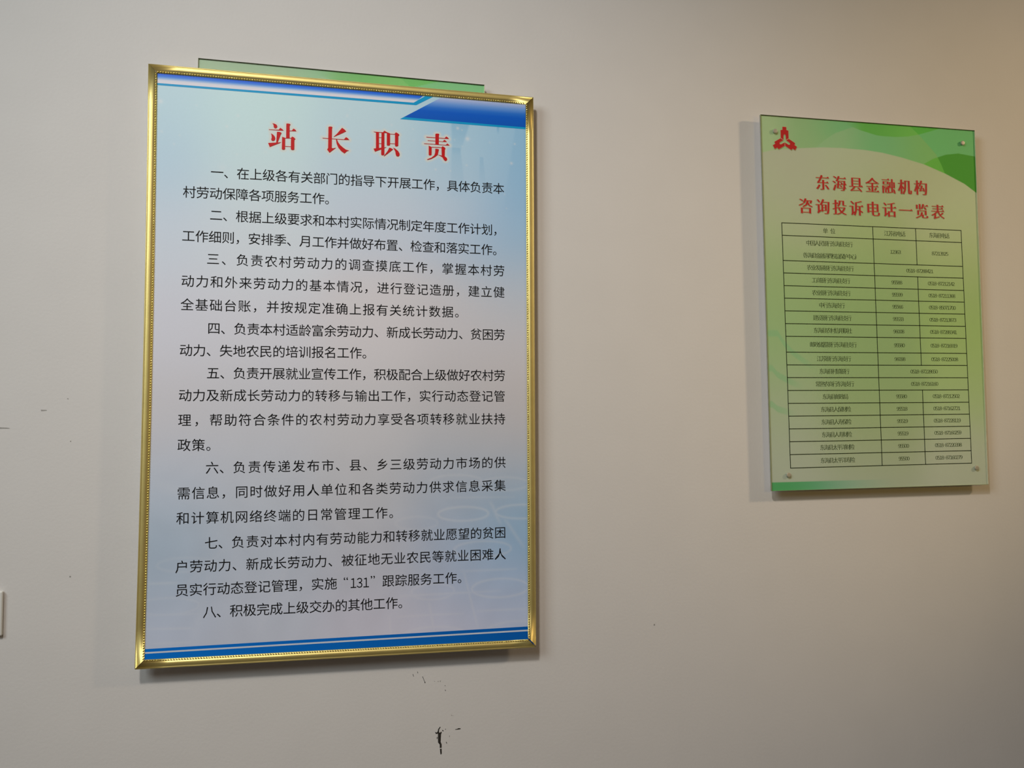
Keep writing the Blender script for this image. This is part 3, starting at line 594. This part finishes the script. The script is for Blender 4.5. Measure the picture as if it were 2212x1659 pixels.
# ------------------------------------------------------------------ green acrylic boards
(RX, RZ), RA = DATA['FR']
RC = {k: np.array(c) for k, c in DATA['Rc'].items()}
def curve_z(key, X):
    p = np.array(DATA[key]); o = np.argsort(p[:, 0]); return np.interp(X, p[o, 0], p[o, 1])
def curve_x(key, Z):
    p = np.array(DATA[key]); o = np.argsort(p[:, 1]); return np.interp(Z, p[o, 1], p[o, 0])
def paint_green(X, Z):
    aa = .0008
    C = paint_blend(DATA['Rcol'], X, Z)
    for s in DATA['sw']:
        s = np.array(s); o = np.argsort(s[:, 0]); zz = np.interp(X, s[o, 0], s[o, 1])
        d = np.abs(Z - zz); w = .010
        a = .55 * (1 - sm(d, w * .5, w)) * (1 - sm(X, s[o[-1], 0] - .06, s[o[-1], 0])) * (X < s[:, 0].max() + .01)
        C = C * (1 - a[..., None]) + a[..., None] * RC['swirl']
    za = curve_z('arc', X); up = sm(Z - za, -aa, aa)
    zl = curve_z('leaf', X); xl = DATA['leaf'][0][0]
    zn = curve_z('lens', X); ln0 = DATA['lens'][0][0]; ln1 = DATA['lens'][-1][0]
    xd = curve_x('diag', Z); right = sm(X - xd, -aa, aa)
    zd = curve_z('dark', X); xd0 = DATA['dark'][0][0]
    l3 = lambda a, b, t: a * (1 - t[..., None]) + b * t[..., None]
    T = l3(RC['olive'] + 0 * C, RC['olive2'] + 0 * C, sm(X, .02, .11))
    T = l3(T, RC['teal'] + 0 * C, sm(X, .10, .24) * sm(Z, .80, .89))
    LF = l3(RC['leaf'] + 0 * C, RC['teal'] + 0 * C, sm(X, .20, .32))
    inleaf = sm(zl - Z, -aa, aa) * (X > xl)
    T = l3(T, LF, inleaf)
    T = l3(T, RC['mid'] + 0 * C, sm(X, .33, .47) * (1 - right))
    T = l3(T, RC['tealr'] + 0 * C, right)
    inlens = sm(Z - zn, -aa, aa) * sm(X, ln0 + .01, ln0 + .07) * (X < ln1)
    LN = l3(RC['lensl'] + 0 * C, RC['lensl2'] + 0 * C, sm(X, .30, .45))
    LN = l3(LN, RC['lensd'] + 0 * C, right)
    T = l3(T, LN, inlens)
    indark = sm(zd - Z, -aa, aa) * (X > xd0 + .005)
    T = l3(T, l3(RC['darkl'] + 0 * C, RC['darkr'] + 0 * C, right), indark)
    C = l3(C, T, up)
    zs = DATA['strip'][0][1]
    fade = 1 - sm(X, .10, .36)
    ST = l3(RC['strip'] + 0 * C, RC['strip2'] + 0 * C, sm(X, .02, .25))
    C = l3(C, ST, sm(zs - Z, -aa, aa) * fade)
    return C

def acrylic_board(name, loc, ang, label, q, dh=0.):
    r = empty(name, loc, ang, label, 'sign')
    v, f = quad_slab(q, .0190 - dh, .0221 - dh)
    mesh_obj('back_sheet', v, f, M_BOARD, r)
    return r

def finish_board(r, q, pegs, dh=0.):
    q = [np.array(c) for c in q]
    i = .0007
    ctr = sum(q) / 4
    qn = [c + np.sign(ctr - c) * i for c in q]
    v, f = quad_slab(qn, .0240 - dh, .0249 - dh)
    mesh_obj('clear_cover', v, f, M_CLEAR, r)
    for k, mm, lb in ((0, M_EDGE_REFRACT, 'cut edge of the clear acrylic, inner refraction painted dark'), (1, M_EDGE_REFLECT, None), (2, M_EDGE, None), (3, M_EDGE, None)):
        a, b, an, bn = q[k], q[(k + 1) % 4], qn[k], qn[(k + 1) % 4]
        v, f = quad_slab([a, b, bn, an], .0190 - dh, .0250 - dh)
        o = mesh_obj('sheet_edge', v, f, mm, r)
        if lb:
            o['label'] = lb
    for x, z in pegs:
        V = []; F = []; N = 20
        prof = [(.0, .0042), (.0178, .0042), (.0178, .0030), (.0248, .0030), (.0248, .0056), (.0268, .0056), (.0274, .0051), (.0277, .0038), (.0278, .0)]
        for h, rr in prof[:-1]:
            for j in range(N):
                an = 2 * math.pi * j / N
                V.append((x + rr * math.cos(an), -max(h - dh, 0), z + rr * math.sin(an)))
        V.append((x, -.0278 + dh, z))
        for p in range(len(prof) - 2):
            for j in range(N):
                F.append((p * N + j, p * N + (j + 1) % N, (p + 1) * N + (j + 1) % N, (p + 1) * N + j))
        p = (len(prof) - 2) * N
        F += [(p + j, p + (j + 1) % N, p + N) for j in range(N)]
        mesh_obj('standoff_peg', V, F, M_PEG, r)

RQ = DATA['Rsheet']
board = acrylic_board('acrylic_sign', (RX, 0, RZ), RA,
    'green acrylic wall sign on four steel pegs with red heading and phone table', RQ)
grid_obj('printed_sheet', RQ, 440, 660, .0222, paint_green, M_ACPRINT, board)

# the twin board whose top edge shows above the gold frame
(bx0, bz0), (bx1, bz1) = DATA['back']
ba = math.atan2(bz1 - bz0, bx1 - bx0)
BW, BH = math.hypot(bx1 - bx0, bz1 - bz0), .904
bo_x = bx0 + BH * math.sin(ba); bo_z = bz0 - BH * math.cos(ba)
BQ = [(0, BH), (BW, BH), (BW, 0), (0, 0)]
hid = acrylic_board('acrylic_sign', (bo_x, 0, bo_z), ba,
    'green acrylic sign mostly hidden behind the gold-framed poster, its top edge showing', BQ, .007)
kx = BW / .6018
def paint_hidden(X, Z):
    C = paint_green(X / kx, Z); a = .25 + .55 * (1 - sm(X, .15, .36))
    return C * (1 - a[..., None]) + a[..., None] * np.array((.52, .66, .52))
grid_obj('printed_sheet', BQ, 300, 450, .0152, paint_hidden, M_ACPRINT, hid)
finish_board(hid, BQ, [(.038, BH - .10), (BW - .038, BH - .10), (.038, .037), (BW - .038, .037)], .007)

# --- table rules
rl = [np.array(p) for p in DATA['rows_l']]; rr = [np.array(p) for p in DATA['rows_r']]
ct = [np.array(p) for p in DATA['cols_t']]; cb = [np.array(p) for p in DATA['cols_b']]
def colx(c, z):
    a, b = ct[c], cb[c]; return a[0] + (b[0] - a[0]) * (a[1] - z) / (a[1] - b[1])
def rowz(r_, x):
    a, b = rl[r_], rr[r_]; return a[1] + (b[1] - a[1]) * (x - a[0]) / (b[0] - a[0])
def pt(c, r_):
    z = rowz(r_, ct[c][0]); x = colx(c, z); return np.array((x, rowz(r_, x)))
V = []; F = []
def rule(a, b, w=.0009):
    d = (b - a) / np.hypot(*(b - a)); n = np.array((-d[1], d[0])) * w; a = a - d * w; b = b + d * w
    k = len(V)
    V.extend([(p[0], -.0224, p[1]) for p in (a - n, b - n, b + n, a + n)]); F.append((k, k + 1, k + 2, k + 3))
for k in range(19):
    rule(pt(0, k), pt(3, k))
rule(pt(0, 0), pt(0, 18)); rule(pt(3, 0), pt(3, 18)); rule(pt(1, 0), pt(1, 18))
for a, b in ((0, 2), (3, 10), (12, 18)):
    rule(pt(2, a), pt(2, b))
mesh_obj('table_rules', V, F, M_RULE, board)['kind'] = 'stuff'

ROWS = [("中国人民银行东海县支行", "12363", "87213925"), ("农业发展银行东海县支行", None, "0518-87288421"), ("工商银行东海县支行", "95588", "0518-87212142"),
 ("农业银行东海县支行", "95599", "0518-87211368"), ("中行东海支行", "95566", "0518-85071700"), ("建设银行东海县支行", "95533", "0518-87213873"),
 ("东海县农村信用联社", "96008", "0518-87288341"), ("邮政储蓄银行东海县支行", "95580", "0518-87216919"), ("江苏银行东海支行", "96098", "0518-87225008"),
 ("东海县村镇银行", None, "0518-87228650"), ("常熟农商行东海支行", None, "0518-87216160"), ("东海县邮政局", "95580", "0518-87212502"),
 ("东海县人保财险", "95518", "0518-87162721"), ("东海县人寿保险", "95519", "0518-87228119"), ("东海县人寿财险", "95519", "0518-87160259"),
 ("东海县太平洋财险", "95500", "0518-87220398"), ("东海县太平洋寿险", "95500", "0518-87160279")]
FW = {c: chr(0xFF10 + i) for i, c in enumerate('0123456789')}
def put(text, cx, cz, tilt, pitch, em):
    n = len(text); res = []
    for i, ch in enumerate(text):
        x = cx + (i - (n - 1) / 2) * pitch
        if ch == ' ':
            continue
        if ch in FW:
            res.append((FW[ch], 'song_digit', x, cz + (x - cx) * tilt, em * .92, em * .90, tilt))
        elif ch == '-':
            res.append(('一', 'sans', x, cz + (x - cx) * tilt, em * .28, em * .6, tilt))
        else:
            res.append((ch, 'song_small', x, cz + (x - cx) * tilt, em * .98, em, tilt))
    return res
def cell(text, c0, c1, r0, r1, fy, pitch, em, off=.512):
    a = pt(c0, r0) * (1 - fy) + pt(c0, r1) * fy; b = pt(c1, r0) * (1 - fy) + pt(c1, r1) * fy
    p = a * (1 - off) + b * off; tl = (b[1] - a[1]) / (b[0] - a[0])
    return put(text, p[0], p[1], tl, pitch, em)
CP, DP, CE, DE = .01144, .0059, .0145, .0138
line_mesh('table_text', cell('单 位', 0, 1, 0, 1, .5, .0103, CE) + cell('江苏省电话', 1, 2, 0, 1, .5, .0118, CE, .508) + cell('东海县电话', 2, 3, 0, 1, .5, .0116, CE), .0224, M_TINK, board)
for i, (nm, a, b) in enumerate(ROWS):
    r0, r1 = i + 1, i + 2
    it = cell(nm, 0, 1, r0, r1, .265 if i == 0 else .5, CP, CE)
    if i == 0:
        it += cell('（东海县金融消费权益保护中心）', 0, 1, r0, r1, .76, .0107, CE)
    if a:
        it += cell(a, 1, 2, r0, r1, .5, DP, DE, .508) + cell(b, 2, 3, r0, r1, .5, DP, DE)
    else:
        it += cell(b, 1, 3, r0, r1, .5, DP, DE, .507)
    line_mesh('table_text', it, .0224, M_TINK, board)
for txt, (a, b) in (("东海县金融机构", DATA['t_a']), ("咨询投诉电话一览表", DATA['t_b'])):
    a = np.array(a); b = np.array(b); n = len(txt); tl = (b[1] - a[1]) / (b[0] - a[0])
    P = [a + (b - a) * i / (n - 1) for i in range(n)]
    E1, E2 = .0395, .0405
    it = [(ch, 'song', p[0], p[1], E1, E2, tl) for ch, p in zip(txt, P)]
    line_mesh('heading_shadow', [(c_, s_, x_ + .0012, z_ - .0013, a_, b_, t_) for c_, s_, x_, z_, a_, b_, t_ in it], .0224, M_SHADE, board, copies=((-.02, 0), (0, 0), (.02, 0)))
    line_mesh('heading_rim', it, .02265, M_HALO2, board, copies=((-.042, 0), (.042, 0), (-.02, .022), (.02, .022), (-.02, -.022), (.02, -.022)))
    line_mesh('heading_line', it, .02295, M_RED2, board, copies=((-.024, 0), (-.008, 0), (.008, 0), (.024, 0)))

# emblem: three notched lobes round a centre
c0, c1 = [np.array(p) for p in DATA['emb']]
R = c1[1] - c0[1]
lobe = [(-.15, 1), (.15, 1), (.15, .78), (.30, .75), (.30, .20), (.10, .075), (.088, .38), (.045, .46), (-.045, .46), (-.088, .38), (-.10, .075), (-.30, .20), (-.30, .75), (-.15, .78)]
pol = []
for k in range(3):
    an = -k * 2 * math.pi / 3
    pol.append([(c0[0] + R * (x * math.cos(an) - y * math.sin(an)), c0[1] + R * (x * math.sin(an) + y * math.cos(an))) for x, y in lobe])
polys_mesh('emblem_shadow', [[(x + .001, z - .0016) for x, z in p] for p in pol], .0224, M_SHADE, board)
polys_mesh('emblem_rim', pol, .0226, M_HALO2, board, grow=.0007)
polys_mesh('emblem', pol, .0228, M_RED2, board)['label'] = 'small red three-lobed emblem'
finish_board(board, RQ, DATA['pegs'])

# ------------------------------------------------------------------ wall switch cut by the left edge
(sx0, sz0), (sx1, sz1) = DATA['switch']
sx = (sx0 + sx1) / 2 - .0015; szc = (sz0 + sz1) / 2 + .001
sw = empty('switch_plate', (sx - .043, 0, szc), 0, 'white plastic wall switch plate cut off by the left picture edge', 'switch')
def bevel_box(name, x0, x1, y0, y1, z0, z1, bv, m, parent):
    bm = bmesh.new()
    vv, ff = box(x0, x1, y0, y1, z0, z1)
    bvs = [bm.verts.new(q) for q in vv]
    for q in ff:
        bm.faces.new([bvs[i] for i in q])
    bmesh.ops.bevel(bm, geom=[e for e in bm.edges], offset=bv, segments=4, affect='EDGES', profile=.6)
    bmesh.ops.recalc_face_normals(bm, faces=bm.faces)
    me = bpy.data.meshes.new(name); bm.to_mesh(me); bm.free(); me.materials.append(m)
    for p in me.polygons: p.use_smooth = True
    o = bpy.data.objects.new(name, me); COL.objects.link(o); o.parent = parent
    return o
bevel_box('plate', -.043, .043, -.0085, 0, -.043, .043, .0035, M_PLASTIC, sw)
bevel_box('rocker', -.022, .022, -.0115, -.008, -.030, .030, .0015, M_PLASTIC, sw)
